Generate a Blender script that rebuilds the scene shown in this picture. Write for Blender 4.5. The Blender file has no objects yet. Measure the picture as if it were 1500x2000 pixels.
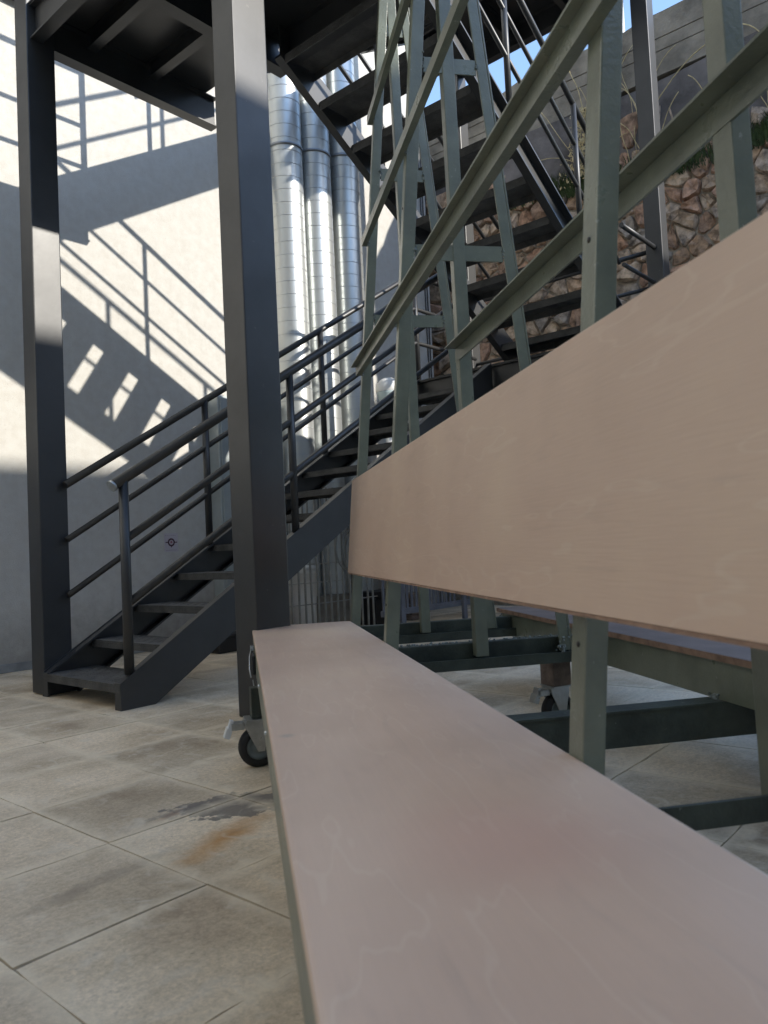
import bpy, bmesh, math, random
from mathutils import Vector, Matrix
random.seed(7)
C = bpy.context.scene.collection
S = bpy.context.scene
# ------------------------------------------------------------------ camera
cam = bpy.data.cameras.new('camera'); cam_o = bpy.data.objects.new('camera', cam); C.objects.link(cam_o)
S.camera = cam_o
YAW, PIT, ROL = math.radians(40.8236), .0452268, -.0480223
def cam_axes():
    f = Vector((math.cos(YAW)*math.cos(PIT), math.sin(YAW)*math.cos(PIT), math.sin(PIT)))
    r = Vector((math.sin(YAW), -math.cos(YAW), 0)); u = r.cross(f)
    rr = r*math.cos(ROL) + u*math.sin(ROL); uu = -r*math.sin(ROL) + u*math.cos(ROL)
    return rr, uu, f
rr, uu, ff = cam_axes()
EYE = .70
cam_o.matrix_world = Matrix(((rr.x, uu.x, -ff.x, 0), (rr.y, uu.y, -ff.y, 0), (rr.z, uu.z, -ff.z, EYE), (0, 0, 0, 1)))
cam.sensor_fit = 'HORIZONTAL'; cam.sensor_width = 36; cam.lens = 36.04
cam.clip_start = .02; cam.clip_end = 500
cam.dof.use_dof = True; cam.dof.focus_distance = 3.6; cam.dof.aperture_fstop = 9.5
# ------------------------------------------------------------------ sky, sun, exposure
SUN = Vector((.325, -1, .52)).normalized()          # towards the sun
el = math.asin(SUN.z); az = math.atan2(SUN.x, SUN.y)
W = bpy.data.worlds.new('World'); S.world = W; W.use_nodes = True
nt = W.node_tree; bg = nt.nodes['Background']
sky = nt.nodes.new('ShaderNodeTexSky'); sky.sky_type = 'NISHITA'; sky.sun_disc = False
sky.sun_elevation = el; sky.sun_rotation = az; sky.ozone_density = 2.2; sky.dust_density = .2; sky.air_density = 1.0
tn = nt.nodes.new('ShaderNodeMix'); tn.data_type = 'RGBA'; tn.blend_type = 'MULTIPLY'; tn.inputs['Factor'].default_value = 1
tn.inputs['B'].default_value = (1, .975, .95, 1); nt.links.new(sky.outputs[0], tn.inputs['A'])
nt.links.new(tn.outputs['Result'], bg.inputs[0]); bg.inputs[1].default_value = .15
sl = bpy.data.lights.new('sun', 'SUN'); sl.energy = 2.0; sl.angle = math.radians(.53); sl.color = (1, .94, .84)
so = bpy.data.objects.new('sun', sl); C.objects.link(so); so.rotation_euler = SUN.to_track_quat('Z', 'Y').to_euler(); so.location = (3, -6, 9)
vs = S.view_settings; vs.view_transform = 'Standard'; vs.look = 'None'; vs.gamma = 1; vs.exposure = 1.64
try: vs.use_curve_mapping = False
except Exception: pass
# ------------------------------------------------------------------ materials
def mat(name, base, rough=.6, metal=0, var=.0, vscale=4, bump=0, bscale=60, spec=.5, tint=None, coord='Object', objvar=0):
    m = bpy.data.materials.new(name); m.use_nodes = True; n = m.node_tree; P = n.nodes['Principled BSDF']
    P.inputs['Roughness'].default_value = rough; P.inputs['Metallic'].default_value = metal
    P.inputs['Specular IOR Level'].default_value = spec
    P.inputs['Base Color'].default_value = (*base, 1)
    tc = n.nodes.new('ShaderNodeTexCoord')
    if var or objvar:
        nz = n.nodes.new('ShaderNodeTexNoise'); nz.inputs['Scale'].default_value = vscale; nz.inputs['Detail'].default_value = 8
        nz.inputs['Roughness'].default_value = .62
        n.links.new(tc.outputs[coord], nz.inputs['Vector'])
        mx = n.nodes.new('ShaderNodeMix'); mx.data_type = 'RGBA'; mx.blend_type = 'MIX'
        t = tint or tuple(c*(1-var) for c in base)
        mx.inputs['A'].default_value = (*tuple(min(1, c*(1+var*.5)) for c in base), 1); mx.inputs['B'].default_value = (*t, 1)
        cr = n.nodes.new('ShaderNodeValToRGB'); cr.color_ramp.elements[0].position = .38; cr.color_ramp.elements[1].position = .66
        n.links.new(nz.outputs['Fac'], cr.inputs[0]); n.links.new(cr.outputs[0], mx.inputs['Factor'])
        out = mx.outputs['Result']
        if objvar:
            oi = n.nodes.new('ShaderNodeObjectInfo'); mr = n.nodes.new('ShaderNodeMapRange')
            mr.inputs['To Min'].default_value = 1-objvar; mr.inputs['To Max'].default_value = 1+objvar
            n.links.new(oi.outputs['Random'], mr.inputs['Value'])
            hs = n.nodes.new('ShaderNodeHueSaturation'); n.links.new(mr.outputs[0], hs.inputs['Value']); n.links.new(out, hs.inputs['Color'])
            out = hs.outputs[0]
        n.links.new(out, P.inputs['Base Color'])
        rm = n.nodes.new('ShaderNodeMapRange'); rm.inputs['To Min'].default_value = max(0, rough-.09); rm.inputs['To Max'].default_value = min(1, rough+.09)
        n.links.new(nz.outputs['Fac'], rm.inputs['Value']); n.links.new(rm.outputs[0], P.inputs['Roughness'])
    if bump:
        b = n.nodes.new('ShaderNodeBump'); b.inputs['Strength'].default_value = bump; b.inputs['Distance'].default_value = .01
        n2 = n.nodes.new('ShaderNodeTexNoise'); n2.inputs['Scale'].default_value = bscale; n2.inputs['Detail'].default_value = 6
        n.links.new(tc.outputs[coord], n2.inputs['Vector']); n.links.new(n2.outputs['Fac'], b.inputs['Height']); n.links.new(b.outputs[0], P.inputs['Normal'])
    return m
M = {}
M['steel'] = mat('dark grey painted steel', (.022, .0228, .0238), .45, var=.35, vscale=3, bump=.02, bscale=60, spec=.8)
M['tread'] = mat('dark checker plate', (.075, .074, .07), .6, var=.4, vscale=9, bump=.5, bscale=140)
M['green'] = mat('sage green painted steel', (.17, .185, .135), .3, var=.25, vscale=6, bump=.1, bscale=120, spec=.85)
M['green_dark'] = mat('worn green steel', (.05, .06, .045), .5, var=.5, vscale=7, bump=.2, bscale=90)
M['weld'] = mat('flaking primer', (.24, .27, .25), .8, var=.6, vscale=60, bump=.8, bscale=150)
M['wall'] = mat('white render', (.53, .52, .485), .9, var=.05, vscale=14, bump=.35, bscale=150, tint=(.495, .475, .435), coord='Object')
def wall_dirt(m):
    n = m.node_tree; P = n.nodes['Principled BSDF']; L = n.links.new; src = P.inputs['Base Color'].links[0].from_socket
    g = n.nodes.new('ShaderNodeNewGeometry'); sp = n.nodes.new('ShaderNodeSeparateXYZ'); L(g.outputs['Position'], sp.inputs[0])
    mp = n.nodes.new('ShaderNodeMapping'); mp.inputs['Scale'].default_value = (5, 5, .35); L(g.outputs['Position'], mp.inputs['Vector'])
    nz = n.nodes.new('ShaderNodeTexNoise'); nz.inputs['Scale'].default_value = 1; nz.inputs['Detail'].default_value = 8; nz.inputs['Roughness'].default_value = .65; L(mp.outputs[0], nz.inputs['Vector'])
    a = n.nodes.new('ShaderNodeMapRange'); a.inputs['From Min'].default_value = .52; a.inputs['From Max'].default_value = .75; a.inputs['To Max'].default_value = .15; L(nz.outputs['Fac'], a.inputs['Value'])
    m1 = n.nodes.new('ShaderNodeMix'); m1.data_type = 'RGBA'; L(a.outputs[0], m1.inputs['Factor']); L(src, m1.inputs['A']); m1.inputs['B'].default_value = (.36, .34, .31, 1)
    nb = n.nodes.new('ShaderNodeTexNoise'); nb.inputs['Scale'].default_value = 11; nb.inputs['Detail'].default_value = 8; nb.inputs['Roughness'].default_value = .7; L(g.outputs['Position'], nb.inputs['Vector'])
    s1 = n.nodes.new('ShaderNodeMath'); s1.operation = 'MULTIPLY_ADD'; L(nb.outputs['Fac'], s1.inputs[0]); s1.inputs[1].default_value = -.7; L(sp.outputs[2], s1.inputs[2])
    b = n.nodes.new('ShaderNodeMapRange'); b.inputs['From Min'].default_value = .1; b.inputs['From Max'].default_value = -.28; b.inputs['To Max'].default_value = .7; L(s1.outputs[0], b.inputs['Value'])
    m2 = n.nodes.new('ShaderNodeMix'); m2.data_type = 'RGBA'; L(b.outputs[0], m2.inputs['Factor']); L(m1.outputs['Result'], m2.inputs['A']); m2.inputs['B'].default_value = (.27, .25, .22, 1)
    vo = n.nodes.new('ShaderNodeTexVoronoi'); vo.inputs['Scale'].default_value = 20; L(g.outputs['Position'], vo.inputs['Vector'])
    c = n.nodes.new('ShaderNodeMapRange'); c.inputs['From Min'].default_value = .13; c.inputs['From Max'].default_value = .05; c.inputs['To Max'].default_value = .35; L(vo.outputs['Distance'], c.inputs['Value'])
    m3 = n.nodes.new('ShaderNodeMix'); m3.data_type = 'RGBA'; L(c.outputs[0], m3.inputs['Factor']); L(m2.outputs['Result'], m3.inputs['A']); m3.inputs['B'].default_value = (.38, .35, .31, 1)
    L(m3.outputs['Result'], P.inputs['Base Color'])
wall_dirt(M['wall'])
def chips(m, col, thr=.64, scale=38, amt=.8):
    n = m.node_tree; P = n.nodes['Principled BSDF']; L = n.links.new; src = P.inputs['Base Color'].links[0].from_socket
    g = n.nodes.new('ShaderNodeNewGeometry'); nz = n.nodes.new('ShaderNodeTexNoise'); nz.inputs['Scale'].default_value = scale; nz.inputs['Detail'].default_value = 7; nz.inputs['Roughness'].default_value = .7
    L(g.outputs['Position'], nz.inputs['Vector']); a = n.nodes.new('ShaderNodeMapRange'); a.inputs['From Min'].default_value = thr; a.inputs['From Max'].default_value = thr+.03; a.inputs['To Max'].default_value = amt
    L(nz.outputs['Fac'], a.inputs['Value']); m1 = n.nodes.new('ShaderNodeMix'); m1.data_type = 'RGBA'; L(a.outputs[0], m1.inputs['Factor']); L(src, m1.inputs['A']); m1.inputs['B'].default_value = (*col, 1)
    L(m1.outputs['Result'], P.inputs['Base Color'])
M['duct'] = mat('galvanised sheet', (.56, .58, .57), .36, metal=.7)
M['duct_seam'] = mat('duct seam', (.52, .54, .55), .4, metal=.7)
M['duct_band'] = mat('duct clamp', (.3, .32, .34), .4, metal=.8)
M['ply'] = mat('varnished plywood', (.5, .4, .335), .4, var=.1)
M['ply_edge'] = mat('plywood edge', (.3, .19, .13), .6, var=.4, vscale=20)
M['ply_brown'] = mat('brown film faced plywood', (.2, .155, .135), .6, var=.2, vscale=5)
M['wood'] = mat('wood block', (.22, .17, .14), .8, var=.4, vscale=18, bump=.3, bscale=60)
M['rubber'] = mat('black rubber', (.012, .012, .013), .6, bump=.05)
M['zinc'] = mat('zinc plated steel', (.5, .52, .52), .3, metal=.9, var=.15, vscale=30)
M['hub'] = mat('grey wheel hub', (.17, .2, .2), .5, var=.2, vscale=20)
M['fence'] = mat('galvanised fence wire', (.3, .305, .29), .6, var=.3, vscale=10)
M['white_metal'] = mat('blue white painted metal', (.17, .18, .21), .5, var=.2, vscale=8)
M['cabinet'] = mat('pale grey cabinet sheet', (.42, .46, .46), .35, metal=.3, var=.1)
M['concrete'] = mat('old board marked concrete', (.27, .24, .195), .95, var=.4, vscale=3, bump=.8, bscale=26)
M['render_grey'] = mat('rough grey render', (.17, .155, .15), .95, var=.5, vscale=2.4, bump=1, bscale=14)
M['mortar'] = mat('earthy mortar', (.33, .285, .225), 1, var=.5, vscale=8, bump=1, bscale=22)
M['ground'] = mat('sandy joint filler', (.42, .35, .26), 1, var=.4, vscale=10, bump=.6, bscale=60)
M['grass'] = mat('weeds', (.045, .075, .022), .8, var=.5, vscale=9)
M['straw'] = mat('dry vine', (.62, .5, .27), .8, var=.3, vscale=20)
M['paper'] = mat('white paper', (.5, .46, .5), .7)
M['ink'] = mat('dark maroon print', (.06, .02, .035), .6)
M['plastic'] = mat('white plastic', (.72, .72, .7), .4, var=.1)
M['black'] = mat('black plastic', (.015, .015, .016), .5)
M['hose'] = mat('pale hose', (.26, .27, .26), .5)
M['pink'] = mat('faded red plastic', (.22, .08, .07), .6, var=.3)
M['neigh'] = mat('neighbour house render', (.3, .27, .235), .95, var=.12, vscale=1.2, bump=.4)
M['cable'] = mat('cable', (.05, .05, .05), .5)
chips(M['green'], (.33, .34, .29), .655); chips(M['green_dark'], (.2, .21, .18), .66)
chips(M['steel'], (.09, .085, .075), .665, 30, .5)
def stone_mat():
    m = mat('rubble stone', (.36, .26, .2), .95, var=.62, vscale=13, bump=1, bscale=30)
    n = m.node_tree; P = n.nodes['Principled BSDF']
    src = P.inputs['Base Color'].links[0].from_socket
    oi = n.nodes.new('ShaderNodeObjectInfo'); cr = n.nodes.new('ShaderNodeValToRGB'); e = cr.color_ramp.elements
    cr.color_ramp.interpolation = 'CONSTANT'
    cols = [(.33, .265, .205), (.33, .29, .24), (.26, .26, .25), (.39, .32, .25), (.41, .37, .31), (.29, .225, .18), (.35, .325, .29), (.36, .265, .21)]
    e[0].color = (*cols[0], 1); e[1].color = (*cols[1], 1); e[1].position = .125
    for i in range(2, 8): x = e.new(i/8); x.color = (*cols[i], 1)
    n.links.new(oi.outputs['Random'], cr.inputs[0])
    mx = n.nodes.new('ShaderNodeMix'); mx.data_type = 'RGBA'; mx.blend_type = 'MULTIPLY'; mx.inputs['Factor'].default_value = 1
    mu = n.nodes.new('ShaderNodeMix'); mu.data_type = 'RGBA'; mu.blend_type = 'MULTIPLY'; mu.inputs['Factor'].default_value = 1
    mu.inputs['B'].default_value = (3.6, 4.2, 4.7, 1); mu.clamp_result = False
    n.links.new(src, mu.inputs['A']); n.links.new(cr.outputs[0], mx.inputs['A']); n.links.new(mu.outputs['Result'], mx.inputs['B'])
    n.links.new(mx.outputs['Result'], P.inputs['Base Color'])
    return m
M['stone'] = stone_mat()
def N(n, t, **k):
    x = n.nodes.new(t)
    for a, b in k.items(): setattr(x, a, b)
    return x
def paver_mat():
    m = bpy.data.materials.new('concrete paver'); m.use_nodes = True; n = m.node_tree; P = n.nodes['Principled BSDF']; L = n.links.new
    g = N(n, 'ShaderNodeNewGeometry'); oi = N(n, 'ShaderNodeObjectInfo')
    big = N(n, 'ShaderNodeTexNoise'); big.inputs['Scale'].default_value = 2.6; big.inputs['Detail'].default_value = 7; big.inputs['Roughness'].default_value = .6
    L(g.outputs['Position'], big.inputs['Vector'])
    r1 = N(n, 'ShaderNodeValToRGB'); e = r1.color_ramp.elements
    e[0].position = .3; e[0].color = (.40, .305, .205, 1); e[1].position = .62; e[1].color = (.76, .625, .455, 1); k = e.new(.46); k.color = (.61, .49, .34, 1)
    L(big.outputs['Fac'], r1.inputs[0])
    fine = N(n, 'ShaderNodeTexNoise'); fine.inputs['Scale'].default_value = 75; fine.inputs['Detail'].default_value = 12; fine.inputs['Roughness'].default_value = .88
    L(g.outputs['Position'], fine.inputs['Vector'])
    r2 = N(n, 'ShaderNodeMapRange'); r2.inputs['From Min'].default_value = .34; r2.inputs['From Max'].default_value = .66; r2.inputs['To Min'].default_value = .62; r2.inputs['To Max'].default_value = 1.3
    L(fine.outputs['Fac'], r2.inputs['Value'])
    hs = N(n, 'ShaderNodeHueSaturation'); L(r1.outputs[0], hs.inputs['Color']); L(r2.outputs[0], hs.inputs['Value'])
    mr = N(n, 'ShaderNodeMapRange'); mr.inputs['To Min'].default_value = .8; mr.inputs['To Max'].default_value = 1.12; L(oi.outputs['Random'], mr.inputs['Value'])
    h2 = N(n, 'ShaderNodeHueSaturation'); L(hs.outputs[0], h2.inputs['Color']); L(mr.outputs[0], h2.inputs['Value'])
    col = h2.outputs[0]
    def blob(cx, cy, rx, ry, ang, nscale, namp, hard):
        mp = N(n, 'ShaderNodeMapping', vector_type='TEXTURE'); mp.inputs['Location'].default_value = (cx, cy, 0); mp.inputs['Rotation'].default_value = (0, 0, ang); mp.inputs['Scale'].default_value = (rx, ry, 1)
        L(g.outputs['Position'], mp.inputs['Vector'])
        ln = N(n, 'ShaderNodeVectorMath', operation='LENGTH'); L(mp.outputs[0], ln.inputs[0])
        nz = N(n, 'ShaderNodeTexNoise'); nz.inputs['Scale'].default_value = nscale; nz.inputs['Detail'].default_value = 7; L(g.outputs['Position'], nz.inputs['Vector'])
        a = N(n, 'ShaderNodeMath', operation='MULTIPLY_ADD'); L(nz.outputs['Fac'], a.inputs[0]); a.inputs[1].default_value = namp; L(ln.outputs['Value'], a.inputs[2])
        q = N(n, 'ShaderNodeMapRange'); q.inputs['From Min'].default_value = 1+namp*.5; q.inputs['From Max'].default_value = 1+namp*.5-hard; q.inputs['To Min'].default_value = 0; q.inputs['To Max'].default_value = 1
        L(a.outputs[0], q.inputs['Value']); return q.outputs[0]
    def over(col, fac, c, amt):
        f = N(n, 'ShaderNodeMath', operation='MULTIPLY'); L(fac, f.inputs[0]); f.inputs[1].default_value = amt
        mx = N(n, 'ShaderNodeMix', data_type='RGBA'); L(f.outputs[0], mx.inputs['Factor']); L(col, mx.inputs['A']); mx.inputs['B'].default_value = (*c, 1); return mx.outputs['Result']
    col = over(col, blob(1.19, 1.60, .23, .065, math.radians(18), 14, .9, .9), (.5, .24, .06), .85)     # rust run
    col = over(col, blob(1.235, 1.86, .1, .02, math.radians(8), 20, .9, .6), (.3, .14, .07), .6)
    col = over(col, blob(1.36, 1.77, .17, .10, math.radians(-35), 26, 1.7, .1), (.16, .145, .13), .85)  # cement spill
    col = over(col, blob(1.30, 1.83, .16, .05, math.radians(-20), 30, 2.2, .2), (.2, .18, .16), .5)
    lg = N(n, 'ShaderNodeMapping'); lg.inputs['Rotation'].default_value = (0, 0, .3); lg.inputs['Scale'].default_value = (1.2, 7, 1); L(g.outputs['Position'], lg.inputs['Vector'])
    ln_ = N(n, 'ShaderNodeTexNoise'); ln_.inputs['Scale'].default_value = 3; ln_.inputs['Detail'].default_value = 9; ln_.inputs['Roughness'].default_value = .7; L(lg.outputs[0], ln_.inputs['Vector'])
    lr = N(n, 'ShaderNodeMapRange'); lr.inputs['From Min'].default_value = .54; lr.inputs['From Max'].default_value = .7; lr.inputs['To Min'].default_value = 0; lr.inputs['To Max'].default_value = 1; L(ln_.outputs['Fac'], lr.inputs['Value'])
    col = over(col, lr.outputs[0], (.33, .27, .2), .32)
    col = over(col, blob(.86, 1.62, .22, .035, math.radians(8), 24, 1.8, .5), (.27, .22, .17), .4)
    col = over(col, blob(2.25, .45, .5, .35, 0, 5, 1.2, .7), (.13, .1, .08), .75)
    col = over(col, blob(2.9, .6, .6, .4, .5, 4, 1.3, .8), (.2, .18, .17), .6)
    # scuffs: thin pale scratches and dark specks
    vo = N(n, 'ShaderNodeTexVoronoi'); vo.inputs['Scale'].default_value = 26; L(g.outputs['Position'], vo.inputs['Vector'])
    sp = N(n, 'ShaderNodeMapRange'); sp.inputs['From Min'].default_value = .09; sp.inputs['From Max'].default_value = .03; sp.inputs['To Min'].default_value = 0; sp.inputs['To Max'].default_value = 1; L(vo.outputs['Distance'], sp.inputs['Value'])
    col = over(col, sp.outputs[0], (.13, .115, .1), .35)
    wv = N(n, 'ShaderNodeTexNoise'); wv.inputs['Scale'].default_value = 9; wv.inputs['Detail'].default_value = 10; wv.inputs['Distortion'].default_value = 1.6; L(g.outputs['Position'], wv.inputs['Vector'])
    w2 = N(n, 'ShaderNodeMapRange'); w2.inputs['From Min'].default_value = .56; w2.inputs['From Max'].default_value = .72; w2.inputs['To Min'].default_value = 0; w2.inputs['To Max'].default_value = 1; L(wv.outputs['Fac'], w2.inputs['Value'])
    col = over(col, w2.outputs[0], (.74, .66, .53), .5)
    # pale worn rim of each slab
    tc = N(n, 'ShaderNodeTexCoord'); sx = N(n, 'ShaderNodeSeparateXYZ'); L(tc.outputs['Object'], sx.inputs[0])
    ax = N(n, 'ShaderNodeMath', operation='ABSOLUTE'); ay = N(n, 'ShaderNodeMath', operation='ABSOLUTE'); L(sx.outputs[0], ax.inputs[0]); L(sx.outputs[1], ay.inputs[0])
    mxx = N(n, 'ShaderNodeMath', operation='MAXIMUM'); L(ax.outputs[0], mxx.inputs[0]); L(ay.outputs[0], mxx.inputs[1])
    ad = N(n, 'ShaderNodeMath', operation='MULTIPLY_ADD'); L(wv.outputs['Fac'], ad.inputs[0]); ad.inputs[1].default_value = .07; L(mxx.outputs[0], ad.inputs[2])
    rim = N(n, 'ShaderNodeMapRange'); rim.inputs['From Min'].default_value = .195; rim.inputs['From Max'].default_value = .24; rim.inputs['To Min'].default_value = 0; rim.inputs['To Max'].default_value = 1; L(ad.outputs[0], rim.inputs['Value'])
    col = over(col, rim.outputs[0], (.8, .68, .5), .65)
    L(col, P.inputs['Base Color']); P.inputs['Roughness'].default_value = .82; P.inputs['Specular IOR Level'].default_value = .35
    b = N(n, 'ShaderNodeBump'); b.inputs['Strength'].default_value = .5; b.inputs['Distance'].default_value = .004
    L(fine.outputs['Fac'], b.inputs['Height']); b2 = N(n, 'ShaderNodeBump'); b2.inputs['Strength'].default_value = .6; b2.inputs['Distance'].default_value = .006
    L(wv.outputs['Fac'], b2.inputs['Height']); L(b.outputs[0], b2.inputs['Normal']); L(b2.outputs[0], P.inputs['Normal'])
    return m
M['paver'] = paver_mat()
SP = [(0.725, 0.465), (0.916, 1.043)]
def ply_mat():
    m = bpy.data.materials.new('varnished pale plywood'); m.use_nodes = True; n = m.node_tree; P = n.nodes['Principled BSDF']; L = n.links.new
    tc = N(n, 'ShaderNodeTexCoord'); mp = N(n, 'ShaderNodeMapping'); mp.inputs['Rotation'].default_value = (0, 0, -math.radians(51.6)); L(tc.outputs['Object'], mp.inputs['Vector'])
    mq = N(n, 'ShaderNodeMapping'); mq.inputs['Scale'].default_value = (1.1, 5, 5); L(mp.outputs[0], mq.inputs['Vector'])
    a = N(n, 'ShaderNodeTexNoise'); a.inputs['Scale'].default_value = 1.6; a.inputs['Detail'].default_value = 3; L(mq.outputs[0], a.inputs['Vector'])
    ms = N(n, 'ShaderNodeMath', operation='MULTIPLY'); L(a.outputs['Fac'], ms.inputs[0]); ms.inputs[1].default_value = 34
    sn = N(n, 'ShaderNodeMath', operation='SINE'); L(ms.outputs[0], sn.inputs[0])
    f = N(n, 'ShaderNodeMapRange'); f.inputs['From Min'].default_value = .955; f.inputs['To Max'].default_value = .5; f.inputs['From Max'].default_value = 1; L(sn.outputs[0], f.inputs['Value'])
    mw = N(n, 'ShaderNodeMapping'); mw.inputs['Scale'].default_value = (12, 260, 260); L(mp.outputs[0], mw.inputs['Vector'])
    gr = N(n, 'ShaderNodeTexNoise'); gr.inputs['Scale'].default_value = 1; gr.inputs['Detail'].default_value = 4; L(mw.outputs[0], gr.inputs['Vector'])
    st = N(n, 'ShaderNodeTexNoise'); st.inputs['Scale'].default_value = 2.2; st.inputs['Detail'].default_value = 6; L(tc.outputs['Object'], st.inputs['Vector'])
    cr = N(n, 'ShaderNodeValToRGB'); e = cr.color_ramp.elements; e[0].position = .32; e[0].color = (.60, .432, .325, 1); e[1].position = .7; e[1].color = (.72, .54, .40, 1); k = e.new(.5); k.color = (.67, .487, .37, 1)
    L(st.outputs['Fac'], cr.inputs[0])
    m1 = N(n, 'ShaderNodeMix', data_type='RGBA'); L(f.outputs[0], m1.inputs['Factor']); L(cr.outputs[0], m1.inputs['A']); m1.inputs['B'].default_value = (.78, .64, .5, 1)
    fm = N(n, 'ShaderNodeMath', operation='MULTIPLY'); L(f.outputs[0], fm.inputs[0]); L(st.outputs['Fac'], fm.inputs[1]); L(fm.outputs[0], m1.inputs['Factor'])
    gv = N(n, 'ShaderNodeMapRange'); gv.inputs['To Min'].default_value = .96; gv.inputs['To Max'].default_value = 1.04; L(gr.outputs['Fac'], gv.inputs['Value'])
    h = N(n, 'ShaderNodeHueSaturation'); L(m1.outputs['Result'], h.inputs['Color']); L(gv.outputs[0], h.inputs['Value'])
    # smudges
    sm = N(n, 'ShaderNodeTexNoise'); sm.inputs['Scale'].default_value = 5; sm.inputs['Detail'].default_value = 9; sm.inputs['Distortion'].default_value = .8; L(mq.outputs[0], sm.inputs['Vector'])
    sr = N(n, 'ShaderNodeMapRange'); sr.inputs['From Min'].default_value = .6; sr.inputs['From Max'].default_value = .78; sr.inputs['To Max'].default_value = .13; L(sm.outputs['Fac'], sr.inputs['Value'])
    m2 = N(n, 'ShaderNodeMix', data_type='RGBA'); L(sr.outputs[0], m2.inputs['Factor']); L(h.outputs[0], m2.inputs['A']); m2.inputs['B'].default_value = (.24, .2, .18, 1)
    gp = N(n, 'ShaderNodeNewGeometry')
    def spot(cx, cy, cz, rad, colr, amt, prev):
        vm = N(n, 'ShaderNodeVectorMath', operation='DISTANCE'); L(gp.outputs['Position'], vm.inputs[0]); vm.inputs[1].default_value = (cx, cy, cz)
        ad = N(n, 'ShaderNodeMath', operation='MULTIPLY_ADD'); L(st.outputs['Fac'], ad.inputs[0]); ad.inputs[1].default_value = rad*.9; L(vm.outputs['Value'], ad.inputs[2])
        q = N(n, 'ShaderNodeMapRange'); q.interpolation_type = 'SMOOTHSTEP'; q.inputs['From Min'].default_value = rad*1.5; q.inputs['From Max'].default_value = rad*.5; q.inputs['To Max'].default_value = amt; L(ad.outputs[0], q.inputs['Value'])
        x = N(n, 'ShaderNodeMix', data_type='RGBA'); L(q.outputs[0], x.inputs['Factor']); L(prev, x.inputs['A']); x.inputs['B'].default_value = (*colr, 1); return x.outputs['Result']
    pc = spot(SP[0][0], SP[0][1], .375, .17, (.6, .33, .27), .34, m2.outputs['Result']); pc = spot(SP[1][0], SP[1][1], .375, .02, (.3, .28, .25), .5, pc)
    L(pc, P.inputs['Base Color']); P.inputs['Coat Weight'].default_value = .1; P.inputs['Coat Roughness'].default_value = .3
    rg = N(n, 'ShaderNodeMapRange'); rg.inputs['To Min'].default_value = .3; rg.inputs['To Max'].default_value = .5; L(sm.outputs['Fac'], rg.inputs['Value']); L(rg.outputs[0], P.inputs['Roughness'])
    b = N(n, 'ShaderNodeBump'); b.inputs['Strength'].default_value = .08; b.inputs['Distance'].default_value = .004; L(gr.outputs['Fac'], b.inputs['Height']); L(b.outputs[0], P.inputs['Normal'])
    return m
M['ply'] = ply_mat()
# ------------------------------------------------------------------ mesh helpers (all coordinates in world space)
def box(bm, x0, y0, z0, x1, y1, z1):
    v = [bm.verts.new((x, y, z)) for z in (z0, z1) for x, y in ((x0, y0), (x1, y0), (x1, y1), (x0, y1))]
    for f in ((0, 3, 2, 1), (4, 5, 6, 7), (0, 1, 5, 4), (1, 2, 6, 5), (2, 3, 7, 6), (3, 0, 4, 7)): bm.faces.new([v[i] for i in f])
def prism(bm, A, B, prof, up=(0, 0, 1)):
    """extrude the closed 2-D profile (side, up) from A to B"""
    A = Vector(A); B = Vector(B); d = (B-A).normalized(); up = Vector(up)
    s = d.cross(up).normalized(); u = s.cross(d).normalized()
    a = [bm.verts.new(A+s*p+u*q) for p, q in prof]; b = [bm.verts.new(B+s*p+u*q) for p, q in prof]
    n = len(prof); bm.faces.new(a[::-1]); bm.faces.new(b)
    for i in range(n): bm.faces.new((a[i], a[(i+1) % n], b[(i+1) % n], b[i]))
def rect(w, h, cx=0, cy=0): return [(cx-w/2, cy-h/2), (cx+w/2, cy-h/2), (cx+w/2, cy+h/2), (cx-w/2, cy+h/2)]
def tube(bm, pts, r, n=10, caps=True):
    pts = [Vector(p) for p in pts]; rings = []; prev = None
    for i, p in enumerate(pts):
        d = ((pts[min(i+1, len(pts)-1)]-pts[max(i-1, 0)])).normalized()
        up = Vector((0, 0, 1)) if abs(d.z) < .95 else Vector((1, 0, 0))
        s = d.cross(up).normalized() if prev is None else (prev-d*prev.dot(d)).normalized()
        prev = s; u = s.cross(d)
        rings.append([bm.verts.new(p+(s*math.cos(a)+u*math.sin(a))*r) for a in [2*math.pi*k/n for k in range(n)]])
    for a, b in zip(rings, rings[1:]):
        for k in range(n): f = bm.faces.new((a[k], a[(k+1) % n], b[(k+1) % n], b[k])); f.smooth = True
    if caps:
        bm.faces.new(rings[0][::-1]); bm.faces.new(rings[-1])
def lathe(bm, base, axis, prof, n=28):
    axis = Vector(axis).normalized(); base = Vector(base)
    s = axis.cross(Vector((0, 0, 1)) if abs(axis.z) < .9 else Vector((1, 0, 0))).normalized(); u = axis.cross(s)
    rings = [[bm.verts.new(base+axis*h+(s*math.cos(a)+u*math.sin(a))*max(r, 1e-4)) for a in [2*math.pi*k/n for k in range(n)]] for r, h in prof]
    for a, b in zip(rings, rings[1:]):
        for k in range(n): f = bm.faces.new((a[k], a[(k+1) % n], b[(k+1) % n], b[k])); f.smooth = True
def finish(bm, origin, bevel):
    if origin is not None: bmesh.ops.translate(bm, verts=bm.verts, vec=-Vector(origin))
    bmesh.ops.recalc_face_normals(bm, faces=bm.faces)
    if bevel: bmesh.ops.bevel(bm, geom=[e for e in bm.edges if len(e.link_faces) == 2 and e.calc_face_angle(0) > .6], offset=bevel, segments=2, affect='EDGES', profile=.6)
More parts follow.
